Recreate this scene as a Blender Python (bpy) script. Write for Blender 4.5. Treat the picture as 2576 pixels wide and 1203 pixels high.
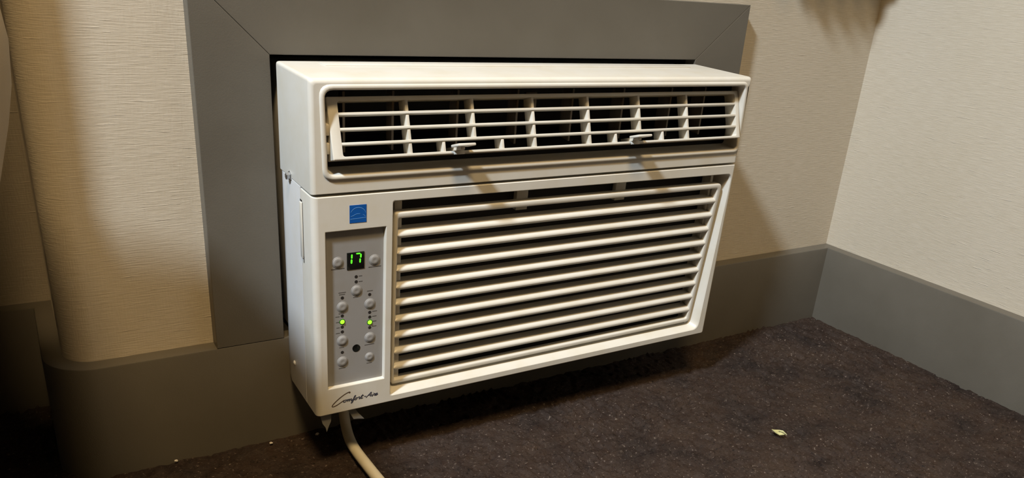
import bpy, bmesh, math, random
import numpy as np
from mathutils import Vector, Matrix

random.seed(7)
rng = np.random.default_rng(7)
R = math.radians
scene = bpy.context.scene
C = scene.collection
for o in list(bpy.data.objects):
    bpy.data.objects.remove(o)

# ------------------------------------------------------------------ camera
cd = bpy.data.cameras.new('camera')
cam = bpy.data.objects.new('camera', cd)
C.objects.link(cam)
cam.location = (-0.19955, -0.73753, 0.45609)
cam.rotation_euler = (R(66.81292), R(-4.08756), R(-31.76687))
cd.sensor_width = 36
cd.lens = 2034.05 / 2576 * 36
cd.shift_x = -(1324.82 - 1288) / 2576
cd.shift_y = (793.42 - 601.5) / 2576
cd.clip_start = 0.01
scene.camera = cam

# ------------------------------------------------------------------ world, lamps, exposure
w = bpy.data.worlds.new('world')
scene.world = w
w.use_nodes = True
w.node_tree.nodes['Background'].inputs[0].default_value = (0.9, 0.8, 0.65, 1)
w.node_tree.nodes['Background'].inputs[1].default_value = 0.02

LAMP = Vector((-1.42, -0.85, 2.33))                      # cool spot head on the ceiling, aimed into the corner
ld = bpy.data.lights.new('spot_lamp_light', 'SPOT')
ld.shadow_soft_size = 0.12
ld.spot_size = R(58); ld.spot_blend = 1.0
ld.energy = 455
ld.color = (0.76, 0.88, 1.0)
lo = bpy.data.objects.new('spot_lamp_light', ld)
C.objects.link(lo)
lo.rotation_euler = (Vector((0.45, -0.12, 0.25)) - LAMP).to_track_quat('-Z', 'Y').to_euler()

WARM = Vector((-0.35, -1.20, 2.36))                      # warm round ceiling lamp
fd = bpy.data.lights.new('ceiling_lamp_light', 'AREA')
fd.shape = 'DISK'; fd.size = 0.5
fd.energy = 25
fd.spread = R(110)
fd.color = (1.0, 0.71, 0.36)
fo = bpy.data.objects.new('ceiling_lamp_light', fd)
C.objects.link(fo)

vs = scene.view_settings
vs.view_transform = 'Standard'
vs.look = 'None'
vs.exposure = 0.12
vs.gamma = 1.0
vs.use_curve_mapping = False

# ------------------------------------------------------------------ helpers
def tag(o, label=None, cat=None, group=None, kind=None):
    if label: o['label'] = label
    if cat: o['category'] = cat
    if group: o['group'] = group
    if kind: o['kind'] = kind
    return o

def empty(name, loc=(0, 0, 0), rot=(0, 0, 0)):
    o = bpy.data.objects.new(name, None)
    o.empty_display_size = 0.05
    C.objects.link(o)
    o.location = loc
    o.rotation_euler = rot
    return o

class MB:
    """collects verts and faces; scale turns mm into m"""
    def __init__(s, scale=1.0):
        s.v = []; s.f = []; s.s = scale
    def add(s, vs_, fs_):
        b = len(s.v)
        s.v += [(x * s.s, y * s.s, z * s.s) for x, y, z in vs_]
        s.f += [tuple(b + i for i in f) for f in fs_]
    def loft(s, loops, cap0=False, cap1=False, closed=True):
        n = len(loops[0]); vs_ = [p for l in loops for p in l]; fs_ = []
        m = n if closed else n - 1
        for a in range(len(loops) - 1):
            for i in range(m):
                j = (i + 1) % n
                fs_.append((a * n + i, a * n + j, (a + 1) * n + j, (a + 1) * n + i))
        if cap0: fs_.append(tuple(range(n - 1, -1, -1)))
        if cap1: fs_.append(tuple((len(loops) - 1) * n + i for i in range(n)))
        s.add(vs_, fs_)
    def box(s, x0, x1, y0, y1, z0, z1, ch=0.0):
        if ch <= 0:
            s.add([(x0, y0, z0), (x1, y0, z0), (x1, y1, z0), (x0, y1, z0), (x0, y0, z1), (x1, y0, z1), (x1, y1, z1), (x0, y1, z1)],
                  [(0, 3, 2, 1), (4, 5, 6, 7), (0, 1, 5, 4), (1, 2, 6, 5), (2, 3, 7, 6), (3, 0, 4, 7)])
            return
        bm = bmesh.new()
        bmesh.ops.create_cube(bm, size=1)
        for v in bm.verts:
            v.co = Vector(((x0 + x1) / 2 + v.co.x * (x1 - x0), (y0 + y1) / 2 + v.co.y * (y1 - y0), (z0 + z1) / 2 + v.co.z * (z1 - z0)))
        bmesh.ops.bevel(bm, geom=list(bm.edges), offset=ch, segments=2, affect='EDGES', profile=0.5)
        bm.verts.index_update()
        s.add([tuple(v.co) for v in bm.verts], [tuple(v.index for v in f.verts) for f in bm.faces])
        bm.free()
    def prism(s, poly, axis, a, b):
        """extrude a 2D polygon (two remaining axes in order) along axis from a to b"""
        def mk(p, t):
            if axis == 'x': return (t, p[0], p[1])
            if axis == 'y': return (p[0], t, p[1])
            return (p[0], p[1], t)
        s.loft([[mk(p, a) for p in poly], [mk(p, b) for p in poly]], True, True)
    def tube(s, pts, r, n=8, squash=None):
        pts = [Vector(p) for p in pts]; loops = []
        up = Vector((0.13, 0.21, 1)).normalized()
        for i, p in enumerate(pts):
            t = (pts[min(i + 1, len(pts) - 1)] - pts[max(i - 1, 0)]).normalized()
            a = t.cross(up)
            if a.length < 1e-4: a = t.cross(Vector((1, 0, 0)))
            a.normalize(); b = a.cross(t)
            rr = r[i] if isinstance(r, (list, tuple)) else r
            loops.append([tuple(p + a * rr * math.cos(2 * math.pi * k / n) + b * rr * math.sin(2 * math.pi * k / n)) for k in range(n)])
        s.loft(loops, True, True)
    def lathe(s, prof, n, frame):
        """prof: (radius, height) pairs; frame: 4x4 whose z is the axis"""
        loops = []
        for r, h in prof:
            loops.append([tuple(frame @ Vector((max(r, 1e-4) * math.cos(2 * math.pi * k / n), max(r, 1e-4) * math.sin(2 * math.pi * k / n), h))) for k in range(n)])
        s.loft(loops, True, True)
    def build(s, name, mat, parent=None, smooth=35, flip=False, recalc=True):
        me = bpy.data.meshes.new(name)
        me.from_pydata(s.v, [], s.f)
        bm = bmesh.new(); bm.from_mesh(me)
        bmesh.ops.remove_doubles(bm, verts=list(bm.verts), dist=1e-7)
        if recalc: bmesh.ops.recalc_face_normals(bm, faces=list(bm.faces))
        bm.to_mesh(me); bm.free()
        if flip: me.flip_normals()
        me.materials.append(mat)
        if smooth:
            me.polygons.foreach_set('use_smooth', [True] * len(me.polygons))
            me.set_sharp_from_angle(angle=R(smooth))
        o = bpy.data.objects.new(name, me)
        C.objects.link(o)
        if parent: o.parent = parent
        return o

def instance(name, mesh, parent):
    o = bpy.data.objects.new(name, mesh); C.objects.link(o); o.parent = parent
    return o

def rquad(corners, y, r=0.0, k=5):
    """rounded quad in the xz plane at depth y; corners BL, BR, TR, TL"""
    out = []
    P = [Vector(c) for c in corners]
    rs = r if isinstance(r, (list, tuple)) else [r] * 4
    for i in range(4):
        p = P[i]; a = (P[i - 1] - p).normalized(); b = (P[(i + 1) % 4] - p).normalized(); rr = rs[i]
        s0 = p + a * rr; s1 = p + b * rr
        for j in range(k + 1):
            t = j / k
            q = s0 * (1 - t) ** 2 * 1.0 + p * 2 * t * (1 - t) + s1 * t ** 2
            out.append((q.x, y, q.y))
    return out

def rect(x0, x1, z0, z1):
    return [(x0, z0), (x1, z0), (x1, z1), (x0, z1)]

def inset(c, l, r_=None, b=None, t=None):
    if r_ is None: r_ = b = t = l
    return [(c[0][0] + l, c[0][1] + b), (c[1][0] - r_, c[1][1] + b), (c[2][0] - r_, c[2][1] - t), (c[3][0] + l, c[3][1] - t)]

# ------------------------------------------------------------------ materials
def new_mat(name, col, rough=0.5, metal=0.0, spec=0.5):
    m = bpy.data.materials.new(name); m.use_nodes = True
    b = m.node_tree.nodes['Principled BSDF']
    b.inputs['Base Color'].default_value = (*col, 1)
    b.inputs['Roughness'].default_value = rough
    b.inputs['Metallic'].default_value = metal
    b.inputs['Specular IOR Level'].default_value = spec
    return m

class NT:
    def __init__(s, m):
        s.n = m.node_tree.nodes; s.l = m.node_tree.links; s.b = s.n['Principled BSDF']
    def add(s, t, **kw):
        x = s.n.new(t)
        for k, v in kw.items():
            if k.startswith('i_'):
                key = k[2:]; key = int(key) if key.isdigit() else key.replace('_', ' ')
                x.inputs[key].default_value = v
            else: setattr(x, k, v)
        return x
    def link(s, a, b): s.l.new(a, b)
    def ramp(s, fac, stops):
        r = s.n.new('ShaderNodeValToRGB'); s.l.new(fac, r.inputs[0])
        e = r.color_ramp.elements
        while len(e) < len(stops): e.new(0.5)
        for el, (p, c) in zip(e, stops):
            el.position = p; el.color = (*c, 1) if len(c) == 3 else c
        return r.outputs[0]
    def noise(s, vec, scale, detail=3, rough=0.5):
        x = s.add('ShaderNodeTexNoise', i_Scale=scale, i_Detail=detail, i_Roughness=rough)
        if vec is not None: s.l.new(vec, x.inputs['Vector'])
        return x.outputs['Fac']
    def bump(s, h, strength, dist):
        x = s.add('ShaderNodeBump', i_Strength=strength, i_Distance=dist); s.l.new(h, x.inputs['Height'])
        return x
    def math(s, op, a, b=None):
        x = s.add('ShaderNodeMath', operation=op)
        for i, q in enumerate((a, b)):
            if q is None: continue
            if isinstance(q, (int, float)): x.inputs[i].default_value = q
            else: s.l.new(q, x.inputs[i])
        return x.outputs[0]
    def mix(s, f, a, b, mode='MIX'):
        x = s.add('ShaderNodeMix', data_type='RGBA', blend_type=mode)
        for key, q in ((0, f), (6, a), (7, b)):
            if isinstance(q, (int, float)): x.inputs[key].default_value = q
            elif isinstance(q, tuple): x.inputs[key].default_value = (*q, 1)
            else: s.l.new(q, x.inputs[key])
        return x.outputs[2]

def wallpaper():
    m = new_mat('linen_wallpaper', (0.5, 0.44, 0.35), 0.62, spec=0.35); t = NT(m)
    g = t.add('ShaderNodeNewGeometry').outputs['Position']
    sp = t.add('ShaderNodeSeparateXYZ'); t.link(g, sp.inputs[0])
    h = t.math('SUBTRACT', sp.outputs[0], t.math('MULTIPLY', sp.outputs[1], 1.03))
    def stretched(sx, sz):
        cb = t.add('ShaderNodeCombineXYZ')
        t.link(t.math('MULTIPLY', h, sx), cb.inputs[0]); t.link(t.math('MULTIPLY', sp.outputs[2], sz), cb.inputs[1])
        return cb.outputs[0]
    weave = t.noise(stretched(55, 900), 1.0, 4, 0.6)
    slub = t.noise(stretched(26, 620), 1.0, 2, 0.5)
    slubm = t.ramp(slub, [(0.66, (0, 0, 0)), (0.74, (1, 1, 1))])
    weft = t.noise(stretched(700, 90), 1.0, 2, 0.5)
    big = t.noise(g, 5, 2, 0.5)
    col = t.mix(t.ramp(weave, [(0.35, (0, 0, 0)), (0.68, (1, 1, 1))]), (0.45, 0.39, 0.295), (0.53, 0.47, 0.375))
    col = t.mix(t.math('MULTIPLY', slubm, 0.30), col, (0.66, 0.6, 0.5))
    col = t.mix(0.25, col, t.ramp(big, [(0.3, (0.45, 0.38, 0.28)), (0.7, (0.53, 0.47, 0.39))]))
    t.link(col, t.b.inputs['Base Color'])
    hh = t.math('ADD', t.math('MULTIPLY', weave, 0.9), t.math('ADD', t.math('MULTIPLY', slubm, 0.8), t.math('MULTIPLY', weft, 0.35)))
    t.link(t.bump(hh, 0.55, 0.0007).outputs[0], t.b.inputs['Normal'])
    return m

def painted(name, c0, c1, rough=0.45, b=0.25):
    m = new_mat(name, c0, rough); t = NT(m)
    g = t.add('ShaderNodeNewGeometry').outputs['Position']
    n1 = t.noise(g, 9, 4, 0.55); n2 = t.noise(g, 900, 2, 0.6)
    t.link(t.mix(t.ramp(n1, [(0.3, (0, 0, 0)), (0.7, (1, 1, 1))]), c0, c1), t.b.inputs['Base Color'])
    t.link(t.math('ADD', t.math('MULTIPLY', n1, 0.25), rough - 0.12), t.b.inputs['Roughness'])
    t.link(t.bump(n2, b, 0.0004).outputs[0], t.b.inputs['Normal'])
    return m

def plastic(name, col, rough=0.34, dirt=0.0, bump=0.1):
    m = new_mat(name, col, rough); t = NT(m)
    g = t.add('ShaderNodeNewGeometry').outputs['Position']
    n2 = t.noise(g, 1400, 2, 0.6); n1 = t.noise(g, 30, 4, 0.6)
    dark = tuple(c * (1 - dirt) for c in (col[0], col[1] * 0.97, col[2] * 0.90))
    t.link(t.mix(t.ramp(n1, [(0.42, (0, 0, 0)), (0.75, (1, 1, 1))]), col, dark), t.b.inputs['Base Color'])
    t.link(t.bump(n2, bump, 0.0003).outputs[0], t.b.inputs['Normal'])
    return m

def carpet():
    m = new_mat('brown_carpet', (0.04, 0.028, 0.022), 0.95, spec=0.12); t = NT(m)
    g = t.add('ShaderNodeNewGeometry').outputs['Position']
    sp = t.add('ShaderNodeSeparateXYZ'); t.link(g, sp.inputs[0])
    big = t.noise(g, 13, 3, 0.6); mid = t.noise(g, 75, 3, 0.65); fine = t.noise(g, 330, 3, 0.65); tiny = t.noise(g, 800, 2, 0.6)
    col = t.ramp(big, [(0.34, (0.014, 0.0095, 0.0082)), (0.5, (0.027, 0.0165, 0.0120)), (0.68, (0.039, 0.0245, 0.0168))])
    col = t.mix(t.ramp(mid, [(0.35, (0, 0, 0)), (0.7, (1, 1, 1))]), col, t.mix(0.6, col, (0.044, 0.033, 0.028)))
    col = t.mix(t.ramp(fine, [(0.62, (0, 0, 0)), (0.71, (0.9, 0.9, 0.9))]), col, (0.165, 0.130, 0.107))  # pale flecks: fibre highlights painted into the colour
    col = t.mix(t.ramp(fine, [(0.30, (0.85, 0.85, 0.85)), (0.42, (0, 0, 0))]), col, (0.006, 0.0045, 0.004))
    t.link(col, t.b.inputs['Base Color'])
    t.link(t.math('SUBTRACT', 0.95, t.math('MULTIPLY', tiny, 0.5)), t.b.inputs['Roughness'])
    hh = t.math('ADD', t.noise(g, 420, 3, 0.7), t.math('MULTIPLY', mid, 0.5))
    t.link(t.bump(hh, 0.8, 0.0022).outputs[0], t.b.inputs['Normal'])
    return m

def fabric(name, c0, c1, scale=900):
    m = new_mat(name, c0, 0.9, spec=0.2); t = NT(m)
    g = t.add('ShaderNodeNewGeometry').outputs['Position']
    n1 = t.noise(g, scale, 3, 0.6); n2 = t.noise(g, 14, 3, 0.5)
    t.link(t.mix(t.math('MULTIPLY', t.math('ADD', n1, n2), 0.5), c0, c1), t.b.inputs['Base Color'])
    t.link(t.bump(n1, 0.4, 0.0008).outputs[0], t.b.inputs['Normal'])
    return m

def emit(name, col, s):
    m = new_mat(name, (0.01, 0.03, 0.01), 0.4)
    b = m.node_tree.nodes['Principled BSDF']
    b.inputs['Emission Color'].default_value = (*col, 1); b.inputs['Emission Strength'].default_value = s
    return m

M = dict(
    wall=wallpaper(),
    ceiling=painted('ceiling_paint', (0.62, 0.6, 0.55), (0.66, 0.64, 0.6), 0.8),
    trim=painted('grey_trim_paint', (0.094, 0.083, 0.065), (0.112, 0.100, 0.080), 0.40),
    carpet=carpet(),
    white=plastic('off_white_plastic', (0.60, 0.575, 0.515), 0.36, 0.05),
    metalwhite=plastic('white_enamelled_case', (0.66, 0.655, 0.645), 0.30, 0.04),
    vane=plastic('shade_brown_vane_plastic', (0.20, 0.165, 0.13), 0.6, 0.3),  # brown tone carries the outlet's inner shade in the colour
    dark=new_mat('dark_interior', (0.012, 0.010, 0.009), 0.8),
    duct=new_mat('shade_dark_duct', (0.010, 0.0075, 0.006), 0.8),  # near-black colour paints in the shadow inside the outlet
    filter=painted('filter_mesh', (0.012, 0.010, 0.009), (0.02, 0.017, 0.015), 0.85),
    panel=plastic('grey_control_panel', (0.265, 0.257, 0.25), 0.42, 0.06),
    button=plastic('grey_button', (0.275, 0.268, 0.262), 0.38, 0.1, 0.2),
    print=new_mat('grey_print', (0.075, 0.068, 0.062), 0.6),
    black=new_mat('black_window', (0.006, 0.007, 0.006), 0.15),
    led_off=new_mat('unlit_led', (0.025, 0.022, 0.02), 0.3),
    green=emit('green_segment', (0.10, 0.95, 0.02), 1.3),
    led=emit('green_led', (0.28, 1.0, 0.02), 1.9),
    ledring=new_mat('green_led_rim', (0.01, 0.10, 0.005), 0.4),
    blue=plastic('blue_label', (0.005, 0.085, 0.36), 0.3, 0.15),
    lightblue=new_mat('pale_blue_print', (0.10, 0.27, 0.60), 0.4),
    logo=new_mat('grey_blue_logo', (0.10, 0.105, 0.14), 0.3, 0.5),
    logobrown=new_mat('brown_logo', (0.12, 0.085, 0.06), 0.4, 0.3),
    steel=new_mat('zinc_screw', (0.55, 0.56, 0.57), 0.3, 1.0),
    cord=plastic('cream_cord', (0.66, 0.62, 0.50), 0.5, 0.1, 0.3),
    tape=new_mat('grey_tape', (0.21, 0.20, 0.18), 0.6),
    seat=fabric('tan_upholstery', (0.42, 0.32, 0.20), (0.52, 0.41, 0.27)),
    wood=painted('dark_wood', (0.045, 0.028, 0.018), (0.07, 0.045, 0.03), 0.45),
    curtain=fabric('tan_curtain', (0.42, 0.35, 0.24), (0.5, 0.42, 0.3)),
    leaf=painted('dry_yellow_leaf', (0.42, 0.40, 0.16), (0.55, 0.52, 0.33), 0.6),
    lint=new_mat('white_lint', (0.6, 0.56, 0.5), 0.9),
    shade=emit('lamp_diffuser', (1.0, 0.95, 0.88), 0.6),
    lampmetal=new_mat('lamp_metal', (0.4, 0.38, 0.35), 0.35, 1.0),
)
_b = M['tape'].node_tree.nodes['Principled BSDF']; _b.inputs['Transmission Weight'].default_value = 0.3

# ------------------------------------------------------------------ the setting
XR, TB, HB = 0.81888, 0.01617, 0.10897
XL, YF, ZC, YR = -2.8, -3.3, 2.4, 0.163
HX0, HX1, HZ0, HZ1 = -0.0028, 0.4835, HB, 0.3740      # hole for the air conditioner
PX, PRAD = -0.190, 0.026                               # rounded end of the wall pier

def pier(off):
    """plan line of the back wall, pushed into the room by off"""
    pts = []
    r = PRAD + off
    cx, cy = PX + PRAD, PRAD
    for i in range(41):
        a = R(-90 - 90 * i / 40)
        pts.append((cx + r * math.cos(a), cy + r * math.sin(a)))
    pts.append((PX - off, YR - off))
    pts.append((XL, YR - off))
    return pts

mb = MB()
def vquad(p, q, z0, z1): mb.add([(p[0], p[1], z0), (q[0], q[1], z0), (q[0], q[1], z1), (p[0], p[1], z1)], [(0, 1, 2, 3)])
line = [(XR, 0), (HX1, 0), (HX0, 0), (PX + PRAD + 0.002, 0)] + pier(0)
for p, q in zip(line[:-1], line[1:]):
    if p == (HX1, 0):
        vquad(p, q, 0, HZ0); vquad(p, q, HZ1, ZC)
    else: vquad(p, q, 0, ZC)
wb = mb.build('wall_back', M['wall'], smooth=30, recalc=False); tag(wb, kind='structure')
mb = MB()
for p, q, z0, z1 in (((HX0, 0), (HX0, 0.2), HZ0, HZ1), ((HX1, 0.2), (HX1, 0), HZ0, HZ1), ((HX0, 0.2), (HX1, 0.2), HZ0, HZ1)):
    vquad(p, q, z0, z1)
for z in (HZ0, HZ1):
    mb.add([(HX0, 0, z), (HX1, 0, z), (HX1, 0.2, z), (HX0, 0.2, z)], [(0, 1, 2, 3)])
mb.build('opening_reveal', M['dark'], wb)

for nm, a, b in (('wall_right', (XR, 0.0), (XR, YF)), ('wall_front', (XR, YF), (XL, YF)), ('wall_left', (XL, YF), (XL, YR))):
    mb = MB(); vquad(a, b, 0, ZC)
    tag(mb.build(nm, M['wall'], smooth=0), kind='structure')
mb = MB(); mb.add([(XL, YF, ZC), (XR, YF, ZC), (XR, YR, ZC), (XL, YR, ZC)], [(0, 1, 2, 3)])
tag(mb.build('ceiling', M['ceiling'], smooth=0), kind='structure')

# baseboards: front face, small rounded nose, flat ledge
def baseboard(name, inner_fn, n=None):
    mb = MB()
    prof = [(TB, -0.009), (TB, HB - 0.0015), (TB - 0.0005, HB - 0.0004), (TB - 0.0018, HB), (0, HB)]
    loops = []
    for off, z in prof:
        loops.append([(x, y, z) for x, y in inner_fn(off)])
    mb.loft(loops, closed=False)
    return tag(mb.build(name, M['trim'], smooth=40, recalc=False), kind='structure')
baseboard('baseboard_back', lambda off: [(XR - off, -off)] + pier(off))
baseboard('baseboard_right', lambda off: [(XR - off, YF + off), (XR - off, -off)])
baseboard('baseboard_left', lambda off: [(XL + off, YR - off), (XL + off, YF + off)])
baseboard('baseboard_front', lambda off: [(XL + off, YF + off), (XR - off, YF + off)])

# mitred frame boards around the opening
FX0, FX1, FZ1 = -0.0654, 0.5582, 0.4361
fr = empty('trim_1', ((FX0 + FX1) / 2, 0, HB)); tag(fr, kind='structure')
def board(poly):
    bm = bmesh.new()
    ox, oz = (FX0 + FX1) / 2, HB
    lo_ = [bm.verts.new((x - ox, 0, z - oz)) for x, z in poly]; hi = [bm.verts.new((x - ox, -TB, z - oz)) for x, z in poly]
    n = len(poly)
    bm.faces.new(lo_); bm.faces.new(list(reversed(hi)))
    for i in range(n): bm.faces.new((lo_[i], hi[i], hi[(i + 1) % n], lo_[(i + 1) % n]))
    ed = [e for e in bm.edges if all(abs(v.co.y + TB) < 1e-6 for v in e.verts)]
    # outer long edges a little rounder than the mitre joints
    bmesh.ops.bevel(bm, geom=ed, offset=0.0005, segments=2, affect='EDGES', profile=0.5)
    bmesh.ops.recalc_face_normals(bm, faces=list(bm.faces))
    me = bpy.data.meshes.new('board'); bm.to_mesh(me); bm.free()
    me.materials.append(M['trim'])
    o = bpy.data.objects.new('board', me); C.objects.link(o); o.parent = fr
g_ = 0.00012
board([(FX0, HB), (HX0, HB), (HX0, HZ1 - g_), (FX0, FZ1 - g_)])
board([(HX0 + g_, HZ1), (HX1 - g_, HZ1), (FX1 - g_, FZ1), (FX0 + g_, FZ1)])
board([(HX1, HB), (FX1, HB), (FX1, FZ1 - g_), (HX1, HZ1 - g_)])

# carpet: a relief grid where the photograph shows it, plain beyond
def vnoise(X, Y, sx, sy, seed):
    r_ = np.random.default_rng(seed); T = r_.random((257, 257))
    x = X * sx; y = Y * sy
    xi = np.floor(x).astype(int); yi = np.floor(y).astype(int)
    fx = x - xi; fy = y - yi; fx = fx * fx * (3 - 2 * fx); fy = fy * fy * (3 - 2 * fy)
    g = lambda i, j: T[i % 257, j % 257]
    return (g(xi, yi) * (1 - fx) + g(xi + 1, yi) * fx) * (1 - fy) + (g(xi, yi + 1) * (1 - fx) + g(xi + 1, yi + 1) * fx) * fy
gx = np.arange(-0.42, 0.8251, 0.0016); gy = np.arange(-0.60, 0.1701, 0.0016)
X, Y = np.meshgrid(gx, gy, indexing='ij')
WX = X + 0.006 * vnoise(X, Y, 40, 40, 3); WY = Y + 0.006 * vnoise(X, Y, 40, 40, 4)
cell = vnoise(WX, WY, 13.0, 9.0, 11); cellb = vnoise(WX, WY, 9.0, 14.0, 12)
ribs_y = np.maximum(0, np.sin(2 * np.pi * WX / 0.0095)) ** 1.5
ribs_x = np.maximum(0, np.sin(2 * np.pi * WY / 0.0095)) ** 1.5
dash_y = np.clip((vnoise(X, Y, 105, 62, 7) - 0.40) * 5, 0, 1); dash_x = np.clip((vnoise(X, Y, 62, 105, 8) - 0.40) * 5, 0, 1)
m1 = np.clip((cell - 0.46) * 6, 0, 1); m2 = np.clip((cellb - 0.60) * 8, 0, 1) * (1 - m1)
lump = vnoise(WX, WY, 95, 95, 13); fine = vnoise(X, Y, 330, 330, 9); fine2 = vnoise(X, Y, 190, 190, 10)
pits = np.clip((vnoise(X, Y, 150, 150, 14) - 0.72) * 6, 0, 1)
Z = -0.0050 + 0.0022 * lump + 0.0013 * fine2 + 0.0008 * fine + 0.0034 * m1 * ribs_y * dash_y + 0.0028 * m2 * ribs_x * dash_x - 0.0022 * pits
Z = np.minimum(Z, 0.0003)
nx, ny = X.shape
verts = np.stack([X.ravel(), Y.ravel(), Z.ravel()], 1)
ii, jj = np.meshgrid(np.arange(nx - 1), np.arange(ny - 1), indexing='ij')
a_ = (ii * ny + jj).ravel()
faces = np.stack([a_, a_ + ny, a_ + ny + 1, a_ + 1], 1)
base = len(verts)
verts = np.vstack([verts, [[XL, YF, -0.009], [XR + 0.02, YF, -0.009], [XR + 0.02, YR + 0.02, -0.009], [XL, YR + 0.02, -0.009]]])
faces = np.vstack([faces, [[base, base + 1, base + 2, base + 3]]])
me = bpy.data.meshes.new('floor')
me.vertices.add(len(verts)); me.vertices.foreach_set('co', verts.ravel())
me.loops.add(len(faces) * 4); me.loops.foreach_set('vertex_index', faces.ravel().astype(np.int32))
me.polygons.add(len(faces)); me.polygons.foreach_set('loop_start', np.arange(0, len(faces) * 4, 4, dtype=np.int32))
me.polygons.foreach_set('loop_total', np.full(len(faces), 4, dtype=np.int32))
me.update(); me.validate()
me.polygons.foreach_set('use_smooth', [True] * len(me.polygons))
me.materials.append(M['carpet'])
flo = bpy.data.objects.new('floor', me); C.objects.link(flo); tag(flo, kind='structure')

# ------------------------------------------------------------------ the air conditioner (local axes in mm, front at y = -86.5)
AC = empty('air_conditioner', (0, -TB, 0.06633), (R(1.49565), 0, 0))
tag(AC, 'white through-wall air conditioner with louvred front and green 17 on its display', 'air conditioner')
W, H, D = 481.0, 303.7, 86.5
S = 0.001

# upper housing with the air outlet
mb = MB(S)
o_ = rect(0, W, 210.9, H)
rim = [(9.5, 222.6), (479.0, 222.6), (475.0, 299.0), (7.6, 299.3)]
loops = [rquad(o_, 0, [.6, .6, 5, 3]), rquad(o_, -81.5, [.6, .6, 3, 3])]
for i in range(1, 5):
    t = i / 4 * math.pi / 2
    q = 3.6 * (1 - math.cos(t))
    loops.append(rquad(inset(o_, q, q, q * 0.25, q), -81.5 - 5.0 * math.sin(t), [.6, .6, 3, 3]))
RR = [9, 7, 7, 10]
loops.append(rquad(inset(o_, 3.9, 3.9, 1.2, 3.9), -86.5, [.6, .6, 3, 3]))
loops += [rquad(inset(rim, -.4), -86.5, RR), rquad(rim, -86.5, RR), rquad(inset(rim, .5), -87.6, RR), rquad(inset(rim, 1.3), -88.2, RR),
          rquad(inset(rim, 3.2), -88.2, [r - 2 for r in RR]), rquad(inset(rim, 4.0), -87.6, [r - 2.5 for r in RR]),
          rquad(inset(rim, 4.6), -86.0, [r - 3 for r in RR]),
          rquad([(16, 229), (474, 229), (471, 293), (14.5, 293.5)], -68, [r - 3 for r in RR])]
mb.loft(loops)
mb.build('upper_housing', M['white'], AC, 40)
# faint step along the top of the housing
mb = MB(S)
mb.box(34, 446, -26, -8, H - 0.5, H + 1.1, 0.5)
mb.build('top_ridge', M['white'], AC)

mb = MB(S)
mb.loft([rquad([(16.2, 229.2), (473.8, 229.2), (470.8, 292.8), (14.7, 293.3)], -68, [r - 3 for r in RR]), rquad(rect(20, 470, 240, 292), -40, 4), rquad(rect(20, 470, 240, 292), -4, 4)], False, True)
mb.build('air_outlet_duct', M['duct'], AC, flip=False)

# lower front panel: left piece holds the controls, right piece the intake grille
mb = MB(S)
XS = 68.2
zt = 209.5
def edge_loops(c, l, r_, rr):
    out = [rquad(c, -57.2, rr), rquad(c, -80.5, rr)]
    for i in range(1, 5):
        t = i / 4 * math.pi / 2
        q = 1 - math.cos(t)
        out.append(rquad(inset(c, l * q, r_ * q, 1.6 * q, 1.0 * q), -80.5 - 6.0 * math.sin(t), rr))
    out.append(rquad(inset(c, l + (0.4 if l else 0), r_ + (0.4 if r_ else 0), 2.0, 1.4), -86.5, rr))
    return out
cl = rect(0, XS, 0, zt)
hole = rect(10.5, 65.4, 27.5, 178.8)
mb.loft(edge_loops(cl, 5.0, 0, [1, .01, .01, 1]) + [rquad(inset(hole, -.5), -86.5, .8), rquad(hole, -86.5, .8), rquad(inset(hole, .35), -86.2, .8), rquad(inset(hole, .6), -85.5, .8), rquad(inset(hole, 1.0), -82.0, .6)])
cr = rect(XS, W, 0, zt)
rec = [(70.9, 7.2), (469.5, 7.6), (477.2, 199.4), (70.7, 201.4)]
RC = [3, 9, 8, 3]
mb.loft(edge_loops(cr, 0, 3.0, [.01, 2, 1, .01]) + [rquad(inset(rec, -.5), -86.5, RC), rquad(rec, -86.5, RC), rquad(inset(rec, .4), -86.1, RC), rquad(inset(rec, 1.0, 1.2, 1.0, 1.0), -85.0, RC),
         rquad(inset(rec, 2.0, 5.5, 4.0, 2.5), -72.0, [r * .8 for r in RC]), rquad(inset(rec, 3, 7, 6, 3), -58.5, [r * .8 for r in RC])])
fp = mb.build('front_panel', M['white'], AC, 40)
# uprights behind the grille slats
for x0, x1 in ((78.5, 85.5), (209, 222), (331, 344), (459, 463)):
    mb = MB(S); mb.box(x0, x1, -66 if 100 < x0 < 400 else -73, -60, 174 if 100 < x0 < 400 else 11, 199, 0.4)
    mb.build('upright', M['white'], fp)
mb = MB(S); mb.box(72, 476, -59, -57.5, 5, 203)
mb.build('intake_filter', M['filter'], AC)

# case behind the panels
mb = MB(S)
c = rect(0, W, 0, 210.4)
mb.loft([rquad(c, -56.4, [1, 1, .01, .01]), rquad(c, -10, [1, 1, .01, .01]), rquad(inset(c, 0.6, 0.6, 3, 0), -3, [3, 3, .01, .01]), rquad(inset(c, 2, 2, 8, 0), 0, [3, 3, .01, .01])], True, True)
mb.build('case', M['metalwhite'], AC, 40)
mb = MB(S); mb.box(7, 474, -2, 95, 47, 299.5, 1.5)
mb.build('chassis', M['metalwhite'], AC)

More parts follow.
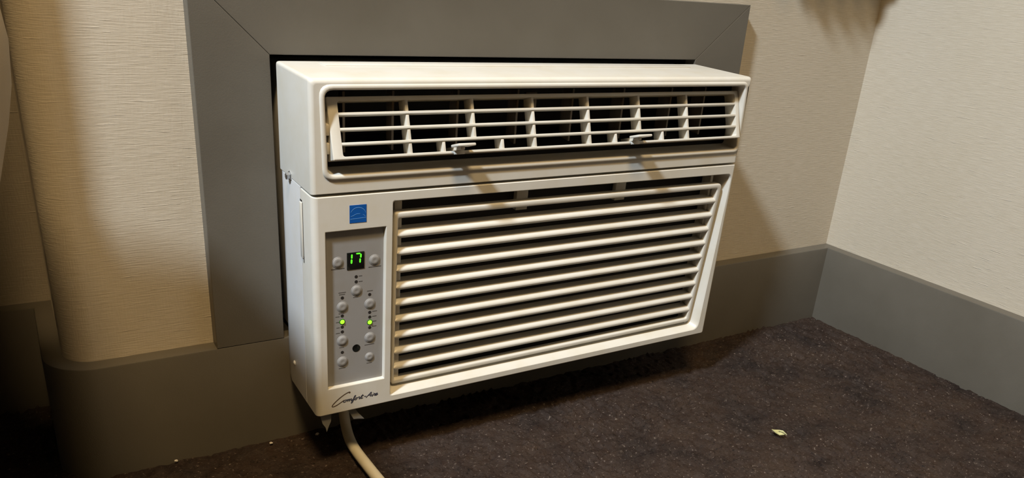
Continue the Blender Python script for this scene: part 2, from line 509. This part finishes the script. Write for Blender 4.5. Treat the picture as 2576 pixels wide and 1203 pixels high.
# louvre, tilted: bottom edge forward
TB_, BB_ = Vector((-78.0, 288.2)), Vector((-93.5, 241.0))
U = (TB_ - BB_); LH = U.length; U = U / LH
Nn = Vector((U.y, -U.x))
def lv(x, v, w_):
    p = BB_ + U * v + Nn * w_
    return (x, p.x, p.y)
def lbox(mb, x0, x1, v0, v1, w0, w1, ch=0.0):
    t = MB(); t.box(x0, x1, w0, w1, v0, v1, ch)
    mb.add([lv(x, v, w_) for x, w_, v in t.v], t.f)
LX0, LX1 = 16.4, 471.0
mb = MB(S)
def lring(c, w_, r): return [lv(x, v, w_) for x, _, v in rquad(c, 0, r, 4)]
co = rect(LX0, LX1, 0, LH); ci = [(LX0 + 8.5, 2.6), (LX1 - 5.5, 2.6), (LX1 - 5.5, LH - 3.2), (LX0 + 8.5, LH - 3.2)]
mb.loft([lring(co, 15, .8), lring(co, .6, .8), lring(inset(co, .4), .15, .8), lring(inset(co, .8), 0, .8), lring(inset(ci, -.5), 0, 2.2), lring(inset(ci, -.15), .15, 2.2), lring(ci, .6, 2.2), lring(ci, 15, 2.2), lring(co, 15, .8)])
lf = mb.build('louvre', M['white'], AC, 40)
row = [0 + 1.3, 12.6, 24.2, 36.2, LH - 1.6]
for v in row[1:4]:
    mb = MB(S); lbox(mb, LX0 + 8, LX1 - 5, v - 1.15, v + 1.15, 0.1, 13, 0.5)
    mb.build('slat', M['white'], lf)
for x, lowx in ((84.6, 1), (146.8, 0), (209.0, 1), (271.4, 1), (333.7, 0), (397.0, 1)):
    mb = MB(S); lbox(mb, x - 1.4, x + 1.4, 0.8 if lowx else 12, LH - 1.5, 1.0, 14, 0.4)
    mb.build('divider', M['white'], lf)
for x in (115.8, 174.3, 302.7, 362.6):
    mb = MB(S); lbox(mb, x - 1.4, x + 1.4, 0.8, 12.6, 1.0, 14, 0.4)
    mb.build('divider', M['white'], lf)
# two finger tabs that steer the vanes
for x in (129.0, 325.0):
    mb = MB(S)
    lbox(mb, x - 2.2, x + 2.2, 2.8, 6.4, -8, 20, 0.6)
    lbox(mb, x - 8.5, x + 8.5, 5.2, 7.6, -17, -2, 0.8)
    lbox(mb, x - 5.0, x + 5.0, -0.6, 2.8, -1.2, 1.0, 0.3)
    mb.build('finger_tab', M['white'], lf)
# vanes behind the louvre
for i, x in enumerate((83.3, 144.9, 206.6, 268.5, 330.2, 393.0, 440.0, 40.0)):
    mb = MB(S)
    a = 0.16
    for k in range(1):
        x0 = x - 5
        mb.add([(x0 - 1, -66, 240), (x0 + 1, -66, 240), (x0 + 6, -42, 240), (x0 + 4, -42, 240), (x0 - 1, -66, 290), (x0 + 1, -66, 290), (x0 + 6, -42, 290), (x0 + 4, -42, 290)],
               [(0, 3, 2, 1), (4, 5, 6, 7), (0, 1, 5, 4), (1, 2, 6, 5), (2, 3, 7, 6), (3, 0, 4, 7)])
    mb.build('vane', M['vane'], AC)
for z in (263, 248):
    mb = MB(S); mb.box(12.5, 19, -84, -70, z - 4.5, z + 4.5, 0.8)
    mb.build('louvre_pivot', M['white'], AC)
mb = MB(S)
mb.loft([[(214, -60, 268), (226, -60, 268), (226, -60, 286), (214, -60, 286)], [(217, -60, 271), (223, -60, 271), (223, -60, 283), (217, -60, 283)], [(217, -56, 271), (223, -56, 271), (223, -56, 283), (217, -56, 283)], [(214, -56, 268), (226, -56, 268), (226, -56, 286), (214, -56, 286)], [(214, -60, 268), (226, -60, 268), (226, -60, 286), (214, -60, 286)]])
mb.build('vane_clip', M['vane'], AC)

# intake grille: a frame with nine slats
GT, GB = Vector((-83.5, 189.0)), Vector((-77.5, 15.0))
def gy_(z): return GT.x + (GT.y - z) / (GT.y - GB.y) * (GB.x - GT.x)
mb = MB(S)
go = [(76.5, 13.6), (462.0, 15.2), (468.3, 187.6), (75.0, 189.0)]
gi = [(79.0, 18.5), (457.0, 20.0), (462.6, 182.0), (78.0, 183.2)]
def gring(c, dy, r): return [(x, gy_(z) + dy, z) for x, _, z in rquad(c, 0, r, 5)]
GR = [3, 5, 6, 3]; gr = [2, 3, 4, 2]
mb.loft([gring(go, 9, GR), gring(go, 1.2, GR), gring(inset(go, .4), .4, GR), gring(inset(go, 1.2), 0, GR), gring(inset(gi, -1.2), 0, gr), gring(inset(gi, -.4), .4, gr), gring(gi, 1.2, gr), gring(gi, 9, gr), gring(go, 9, GR)])
gf = mb.build('grille', M['white'], AC, 45)
zs = [186.3 - 16.98 * k for k in range(11)]
for k in range(1, 10):
    z = zs[k]; y = gy_(z)
    t = (GT.y - z) / (GT.y - GB.y)
    xl, xr = 77.2 + 1.0 * t, 465.8 - 5.6 * t
    prof = [(14.0, 2.6), (3.4, 1.1), (1.7, 0.5), (0.5, -0.6), (0.0, -2.2), (0.5, -3.8), (1.8, -4.9), (3.2, -4.4), (4.4, -2.4), (14.2, 0.8)]
    mb = MB(S)
    def sec(x, sc=1.0): return [(x, y + p[0], z + (p[1] + 1.8) * sc - 1.8) for p in prof]
    mb.loft([sec(xl, .3), sec(xl + 1.6, .8), sec(xl + 4, 1), sec(xr - 3.2, 1), sec(xr - 1.0, .85), sec(xr, .4)], True, True)
    mb.build('slat', M['white'], gf, 50)

# side details: screw and slot on the left side of the case
mb = MB(S)
fm = Matrix.Translation((0, -29, 212.4)) @ Matrix.Rotation(R(-90), 4, 'Y')
mb.lathe([(4.6, -0.2), (4.6, 0.7), (3.6, 1.0), (3.3, 1.0), (3.2, 3.4), (2.6, 3.9), (0, 4.0)], 6, fm)
sc = mb.build('screw', M['steel'], AC, 20)
mb = MB(S)
mb.box(-0.9, 1, -60.6, -55.0, 147.5, 197.5, 0.45)
mb.build('side_catch', M['white'], AC)
mb = MB(S)
mb.box(-0.25, 1, -62.3, -60.9, 144.0, 150.0); mb.box(-0.25, 1, -60.5, -55.5, 198.4, 199.8); mb.box(-0.25, 1, -62.0, -61.2, 150, 198)
mb.build('catch_slot', M['dark'], AC)
mb = MB(S)
mb.lathe([(2.4, -0.2), (2.4, 0.5), (1.4, 1.2), (0, 1.4)], 10, Matrix.Translation((0, -22, 26)) @ Matrix.Rotation(R(-90), 4, 'Y'))
mb.build('rivet', M['metalwhite'], AC, 30)

# control panel
mb = MB(S); mb.box(10.8, 65.1, -82.6, -78, 27.0, 179.2)
cp = mb.build('control_panel', M['panel'], AC)
PY = -82.6
def face(x, z, y=PY): return Matrix.Translation((x, y, z)) @ Matrix.Rotation(R(90), 4, 'X')
buts = [(22.4, 149.0), (56.0, 147.4), (39.3, 120.4), (26.2, 106.6), (51.8, 105.8), (25.9, 73.3), (51.9, 71.9), (25.8, 52.0), (51.7, 52.0)]
mesh_b = None
for x, z in buts:
    if mesh_b is None:
        mb = MB(S)
        mb.lathe([(5.1, -0.1), (5.0, 0.35), (4.7, 0.5), (4.5, 0.4), (4.3, 0.6), (3.6, 1.0), (2.2, 1.2), (1.2, 1.05), (0, 1.0)], 24, Matrix.Rotation(R(90), 4, 'X'))
        b0 = mb.build('button', M['button'], cp, 40); mesh_b = b0.data; bo = b0
    else: bo = instance('button', mesh_b, cp)
    bo.location = (x * S, PY * S, z * S)
    if (x, z) == buts[-1]: bo.scale = (.85, 1, .85)
# display
mb = MB(S); mb.box(30.7, 46.5, PY - 0.5, PY + .2, 141.0, 156.7, 0.2)
mb.build('display', M['black'], cp)
def seg(mb, x0, z0, x1, z1, wd=1.0):
    d = Vector((x1 - x0, z1 - z0)).normalized(); n = Vector((-d.y, d.x)) * wd / 2
    a = Vector((x0, z0)); b = Vector((x1, z1)); e = d * wd / 2
    poly = [a, a + e + n, b - e + n, b, b - e - n, a + e - n]
    mb.loft([[(p.x, PY - 0.75, p.y) for p in poly], [(p.x, PY - 0.45, p.y) for p in poly]], True, True)
mb = MB(S); seg(mb, 35.1, 155.3, 34.9, 151.1, 1.3); seg(mb, 34.8, 150.7, 34.6, 146.4, 1.5)
mb.build('digit', M['green'], cp)
mb = MB(S); seg(mb, 38.8, 155.3, 42.9, 155.3, 1.2); seg(mb, 43.3, 155.0, 43.1, 151.1, 1.3); seg(mb, 42.6, 150.7, 42.4, 146.5, 1.3)
mb.build('digit', M['green'], cp)
# indicator holes: two are lit
leds = [(39.1, 133.6), (39.1, 128.8), (26.3, 115.2), (51.7, 114.7), (26.1, 97.8), (26.0, 86.9), (26.0, 82.1), (51.8, 97.1), (51.9, 92.4), (51.9, 81.9), (25.8, 61.4)]
mesh_l = None
for x, z in leds:
    if mesh_l is None:
        mb = MB(S); mb.lathe([(1.5, -0.1), (1.5, 0.12), (1.1, 0.1), (0, 0.05)], 12, Matrix.Rotation(R(90), 4, 'X'))
        l0 = mb.build('indicator', M['led_off'], cp); mesh_l = l0.data; ob = l0
    else: ob = instance('indicator', mesh_l, cp)
    ob.location = (x * S, PY * S, z * S)
for x, z in ((26.05, 92.0), (51.9, 87.2)):
    mb = MB(S); mb.lathe([(2.7, -0.1), (2.7, 0.2), (2.1, 0.25), (0, 0.25)], 16, face(x, z)); mb.build('indicator_rim', M['ledring'], cp)
    mb = MB(S); mb.lathe([(2.1, 0.1), (1.9, 0.6), (1.1, 1.1), (0, 1.2)], 16, face(x, z)); ob = mb.build('indicator', M['led'], cp)
    ob['label'] = 'lit green indicator'
mb = MB(S); mb.lathe([(3.7, -0.1), (3.7, 0.25), (3.2, 0.25), (2.9, 0.1), (0, 0.1)], 20, face(39.0, 63.3)); mb.build('sensor_eye', M['black'], cp)
# printed marks beside the buttons (too small to read)
mb = MB(S)
def mark(x0, x1, z, h=0.7, tilt=0.0):
    mb.add([(x0, PY - .05, z - h / 2), (x1, PY - .05, z - h / 2 + tilt), (x1, PY - .05, z + h / 2 + tilt), (x0, PY - .05, z + h / 2)], [(0, 1, 2, 3)])
mark(16.5, 28.5, 142.9, .9); mark(50.5, 62.3, 140.9, .9)
for x0, x1, z in ((41.4, 44.6, 133.8), (41.4, 45.0, 128.6), (36.2, 41.0, 114.0), (22.8, 29.6, 120.2), (23.4, 28.8, 118.4), (49.2, 54.6, 118.2), (19.8, 23.6, 97.4), (20.2, 23.6, 92.0), (20.6, 23.6, 86.6), (20.0, 23.8, 81.2),
                  (54.2, 58.8, 97.6), (54.2, 58.4, 92.6), (54.8, 58.2, 87.6), (54.2, 58.4, 82.6), (23.0, 27.4, 66.4), (47.0, 56.4, 64.6), (22.4, 28.6, 45.2), (49.0, 54.2, 45.4), (22.8, 28.0, 100.2)):
    mark(x0, x1, z, .75)
mb.build('printed_marks', M['print'], cp, 0)['kind'] = 'stuff'

# blue label above the controls
mb = MB(S); mb.box(31.9, 46.9, -86.75, -86.3, 184.7, 200.3)
st = mb.build('blue_label', M['blue'], AC); st['label'] = 'square blue label with a thin arc and a base line'
mb = MB(S)
def flat_stroke(mb, pts, wd, y0):
    P = [Vector(p) for p in pts]; L, Rr = [], []
    for i, p in enumerate(P):
        d = (P[min(i + 1, len(P) - 1)] - P[max(i - 1, 0)]).normalized(); n = Vector((-d.y, d.x))
        ww = wd[i] if isinstance(wd, (list, tuple)) else wd
        L.append(p + n * ww / 2); Rr.append(p - n * ww / 2)
    top = [[(a.x, y0, a.y), (b.x, y0, b.y)] for a, b in zip(L, Rr)]
    bot = [[(b.x, y0 + .12, b.y), (a.x, y0 + .12, a.y)] for a, b in zip(L, Rr)]
    mb.loft([t + b for t, b in zip(top, bot)], True, True)
arc = [(39.4 + 7.0 * math.cos(R(a)), 191.3 + 6.8 * math.sin(R(a))) for a in range(12, 160, 8)]
flat_stroke(mb, arc, [0.15 + 0.35 * (1 - abs(i / 9 - 1) ** 2) for i in range(len(arc))], -86.85)
flat_stroke(mb, [(32.5, 188.1), (36, 188.4), (41, 188.5), (46.5, 188.8)], 0.4, -86.85)
flat_stroke(mb, [(33.0, 190.6), (35.4, 191.2), (36.6, 192.0), (38.4, 192.5), (41.2, 192.5)], 0.35, -86.85)
flat_stroke(mb, [(43.8, 191.6), (45.0, 190.8), (45.9, 189.8)], 0.3, -86.85)
mb.build('label_print', M['lightblue'], st, 0)

# script logo on the lower left of the panel
def smooth_curve(pts, n=6):
    out = []
    P = [Vector(pts[0])] + [Vector(p) for p in pts] + [Vector(pts[-1])]
    for i in range(1, len(P) - 2):
        p0, p1, p2, p3 = P[i - 1:i + 3]
        for k in range(n):
            t = k / n
            out.append(0.5 * ((2 * p1) + (-p0 + p2) * t + (2 * p0 - 5 * p1 + 4 * p2 - p3) * t * t + (-p0 + 3 * p1 - 3 * p2 + p3) * t ** 3))
    out.append(P[-2]); return out
mb = MB(S)
Cst = [(30.6, 19.6), (31.4, 20.6), (30.2, 20.9), (25.8, 19.2), (20.2, 15.6), (15.6, 11.6), (14.2, 9.4), (15.4, 8.7), (18.6, 9.6), (22.6, 11.6), (25.8, 13.4)]
flat_stroke(mb, smooth_curve(Cst), 0.95, -86.62)
mb.build('logo_initial', M['logobrown'], AC, 0)
mb = MB(S)
def word(strokes, ox, oz, sx, sz, shear, wd):
    for s_ in strokes:
        flat_stroke(mb, smooth_curve([(ox + x * sx + y * shear, oz + y * sz + x * 0.05) for x, y in s_], 5), wd, -86.62)
word([
    [(0.75, .9), (0.3, .95), (0.05, .45), (0.25, 0), (0.65, .2), (0.75, .75), (0.6, .95), (1.0, .8)],                       # o
    [(1.0, .8), (1.15, .95), (1.15, 0), (1.2, .6), (1.5, 1.0), (1.6, .6), (1.6, 0), (1.7, .6), (2.0, 1.0), (2.1, .6), (2.1, .1), (2.35, .1)],   # m
    [(2.35, .1), (2.8, 1.2), (2.95, 2.0), (2.7, 1.9), (2.6, .6), (2.4, -1.0), (2.65, -.9), (2.8, .1), (3.1, .5)],           # f
    [(3.5, .9), (3.15, .8), (3.05, .3), (3.3, 0), (3.6, .3), (3.55, .85), (3.9, .8)],                                       # o
    [(3.9, .8), (4.05, 1.05), (4.3, .9), (4.3, .1), (4.55, .1)],                                                            # r
    [(4.55, .1), (4.95, 1.8), (4.8, .3), (5.0, 0), (5.3, .3)], [(4.55, 1.2), (5.35, 1.25)],                                 # t
    [(5.55, .6), (6.1, .65)],                                                                                               # hyphen
    [(6.2, -.1), (6.8, 1.2), (7.2, 2.0), (7.3, 1.0), (7.35, 0)], [(6.55, .75), (7.4, .8)],                                  # A
    [(7.7, .95), (7.7, .2), (7.9, 0), (8.1, .4)], [(7.8, 1.5), (7.85, 1.6)],                                                # i
    [(8.1, .4), (8.2, 1.0), (8.5, .9), (8.5, .1), (8.7, .2)],                                                               # r
    [(8.7, .3), (9.1, .6), (9.05, .95), (8.75, .7), (8.75, .1), (9.05, 0), (9.4, .4)],                                      # e
], 24.6, 11.0, 3.62, 2.3, 0.8, 0.82)
lg = mb.build('logo_lettering', M['logo'], AC, 0)

# scraps of tape under the left corner
for pts, y in (([(4, 0), (15, 0), (14, -9), (11.5, -14), (9.5, -19), (8.5, -14), (6, -10)], -82), ([(30, 0), (37, 0), (41, -7), (46.5, -14), (40, -12.5), (36, -12)], -82)):
    mb = MB(S); mb.loft([[(x, y + (z * .12), z + .5) for x, z in pts], [(x, y + .5 + z * .1, z + .5) for x, z in pts]], True, True)
    mb.build('tape_scrap', M['tape'], AC, 0)

# power cord: leaves the case at the back, runs out over the carpet
mb = MB()
Mi = (Matrix.Translation((0, -TB, 0.06633)) @ Matrix.Rotation(R(1.49565), 4, 'X')).inverted()
cp_ = [(0.0490, -0.030, 0.075), (0.0492, -0.031, 0.050), (0.0490, -0.036, 0.022), (0.0478, -0.047, 0.0085), (0.0452, -0.066, 0.0052), (0.0442, -0.086, 0.0050), (0.0445, -0.106, 0.0050),
       (0.0452, -0.130, 0.0050), (0.047, -0.165, 0.0050), (0.052, -0.21, 0.0050), (0.058, -0.27, 0.0050), (0.05, -0.34, 0.0050), (0.0, -0.40, 0.0050), (-0.1, -0.44, 0.0050)]
def cat3(pts, n=8):
    out = []; P = [Vector(pts[0])] + [Vector(p) for p in pts] + [Vector(pts[-1])]
    for i in range(1, len(P) - 2):
        p0, p1, p2, p3 = P[i - 1:i + 3]
        for k in range(n):
            t = k / n
            out.append(0.5 * ((2 * p1) + (-p0 + p2) * t + (2 * p0 - 5 * p1 + 4 * p2 - p3) * t * t + (-p0 + 3 * p1 - 3 * p2 + p3) * t ** 3))
    out.append(P[-2]); return out
mb.tube([Mi @ p for p in cat3(cp_)], 0.0053, 16)
pc = mb.build('power_cord', M['cord'], AC, 60); pc['label'] = 'cream power cord running over the carpet'

# ------------------------------------------------------------------ upholstered seat at the far left edge
BE = empty('upholstered_bench', (-0.4614, -0.261, 0), (0, 0, R(-2.69)))
tag(BE, 'tan upholstered bench whose padded side bulges in at the far left edge', 'bench')
def cushion(hx, hy, hz, cz, e1, e2, name, mat, n=40, m=20):
    mb = MB(); loops = []
    sg = lambda v, e: math.copysign(abs(v) ** e, v)
    for i in range(m + 1):
        ph = -math.pi / 2 + math.pi * i / m
        c_, s_ = sg(math.cos(ph), e1), sg(math.sin(ph), e1)
        loops.append([(hx * max(c_, 1e-3) * sg(math.cos(2 * math.pi * k / n), e2), hy * max(c_, 1e-3) * sg(math.sin(2 * math.pi * k / n), e2), cz + hz * s_) for k in range(n)])
    mb.loft(loops, True, True)
    return mb.build(name, mat, BE, 60)
cushion(0.2647, 0.1877, 0.0957, 0.396, 0.703, 0.2167, 'cushion', M['seat'])
mb = MB(); mb.box(-0.225, 0.165, -0.14, 0.145, 0.12, 0.335, 0.012); mb.build('base', M['seat'], BE)
for sx in (-1, 1):
    for sy in (-1, 1):
        mb = MB()
        cx_, cy_ = -0.03 + sx * 0.16, sy * 0.11
        mb.loft([[(cx_ + dx * r_, cy_ + dy * r_, z) for dx, dy in ((-1, -1), (1, -1), (1, 1), (-1, 1))] for r_, z in ((0.013, 0.0), (0.022, 0.125))], True, True)
        mb.build('leg', M['wood'], BE)

# ------------------------------------------------------------------ curtain hanging above, to the right of the frame
def make_curtain(cx, cy, z0, half, label, seed, fold=0.015):
    cu = empty('curtain', (cx, cy, z0))
    tag(cu, label, 'curtain')
    mb = MB(); lp = []
    n = int(half * 2 / 0.0034)
    for z in (0.0, 0.02, 0.6, 1.2, 2.22 - z0):
        rowf = [(-half + 2 * half * k / n, fold * math.sin(k * 0.62 + seed) + 0.004 * math.sin(k * 1.7 + seed), z) for k in range(n + 1)]
        lp.append(rowf + [(x, y + 0.003, zz) for x, y, zz in reversed(rowf)])
    mb.loft(lp, True, True)
    mb.build('drape', M['curtain'], cu, 60)
    mb = MB(); mb.tube([(-half - 0.02, 0, 2.24 - z0), (half + 0.005, 0, 2.24 - z0)], 0.012, 12)
    mb.build('rod', M['lampmetal'], cu)
make_curtain(0.683, -0.052, 0.535, 0.128, 'tan curtain hanging above the corner, right of the grey frame', 0.0, 0.008)
make_curtain(-0.495, -0.036, 0.29, 0.27, 'tan curtain hanging above the bench, left of the grey frame', 1.0)

# ------------------------------------------------------------------ small things on the carpet
mb = MB()
out = [(-0.004, 0.006), (0.000, 0.0075), (0.003, 0.004), (0.007, 0.001), (0.010, -0.004), (0.006, -0.0015), (0.003, 0.001), (0.0005, 0.0015), (0.003, -0.002), (0.006, -0.0055), (0.001, -0.0045), (-0.003, -0.002), (-0.0045, 0.002)]
zz = lambda x, y: 0.0012 + 0.0022 * abs(math.sin(x * 300)) + 0.0012 * abs(math.cos(y * 260))
mb.loft([[(x, y, zz(x, y)) for x, y in out], [(x, y, zz(x, y) + 0.0008) for x, y in out]], True, True)
lf_ = mb.build('leaf_scrap', M['leaf'], None, 0)
lf_.location = (0.4735, -0.2426, 0.0); lf_.rotation_euler.z = R(-24)
tag(lf_, 'tiny torn yellow-green leaf scrap lying on the brown carpet', 'leaf')

for (x, y, r_), lb in zip(((0.022, -0.030, 0.0014), (-0.024, -0.027, 0.0011), (-0.112, -0.020, 0.0011)),
        ('white lint speck on the carpet nearest the cord by the baseboard', 'white lint speck on the carpet below the grey frame, midway along the left baseboard', 'white lint speck on the carpet farthest left by the baseboard')):
    bm = bmesh.new(); bmesh.ops.create_icosphere(bm, subdivisions=2, radius=r_)
    for v in bm.verts: v.co *= 0.7 + 0.6 * random.random()
    for v in bm.verts: v.co.x *= 1.5
    me = bpy.data.meshes.new('lint_speck'); bm.to_mesh(me); bm.free(); me.materials.append(M['lint'])
    o = bpy.data.objects.new('lint_speck', me); C.objects.link(o); o.location = (x, y, r_ * 0.8)
    tag(o, lb, 'lint', 'lint specks by the left baseboard')

# ------------------------------------------------------------------ the lamps of the room
CL = empty('ceiling_lamp', (WARM.x, WARM.y, ZC)); tag(CL, 'large round ceiling lamp giving warm light', 'lamp')
mb = MB(); mb.lathe([(0.20, 0), (0.28, -0.01), (0.28, -0.045), (0.262, -0.05), (0.258, -0.02), (0.0, -0.015)], 48, Matrix.Identity(4))
mb.build('lamp_body', M['ceiling'], CL)
fo.parent = CL; fo.location = (0, 0, WARM.z - ZC)
SL = empty('spot_lamp', (LAMP.x, LAMP.y, ZC)); tag(SL, 'ceiling spot lamp aimed down into the corner', 'lamp')
mb = MB(); mb.lathe([(0.05, 0), (0.05, -0.012), (0.012, -0.016), (0.012, -0.05), (0.0, -0.05)], 24, Matrix.Identity(4))
mb.build('bracket', M['lampmetal'], SL)
mb = MB(); mb.lathe([(0.10, 0.06), (0.13, 0.0), (0.135, -0.03), (0.128, -0.03), (0.122, 0.0), (0.09, 0.055)], 32, Matrix.Translation((0, 0, LAMP.z - ZC)) @ lo.rotation_euler.to_matrix().to_4x4())
mb.build('lamp_head', M['lampmetal'], SL)
lo.parent = SL; lo.location = (0, 0, LAMP.z - ZC)
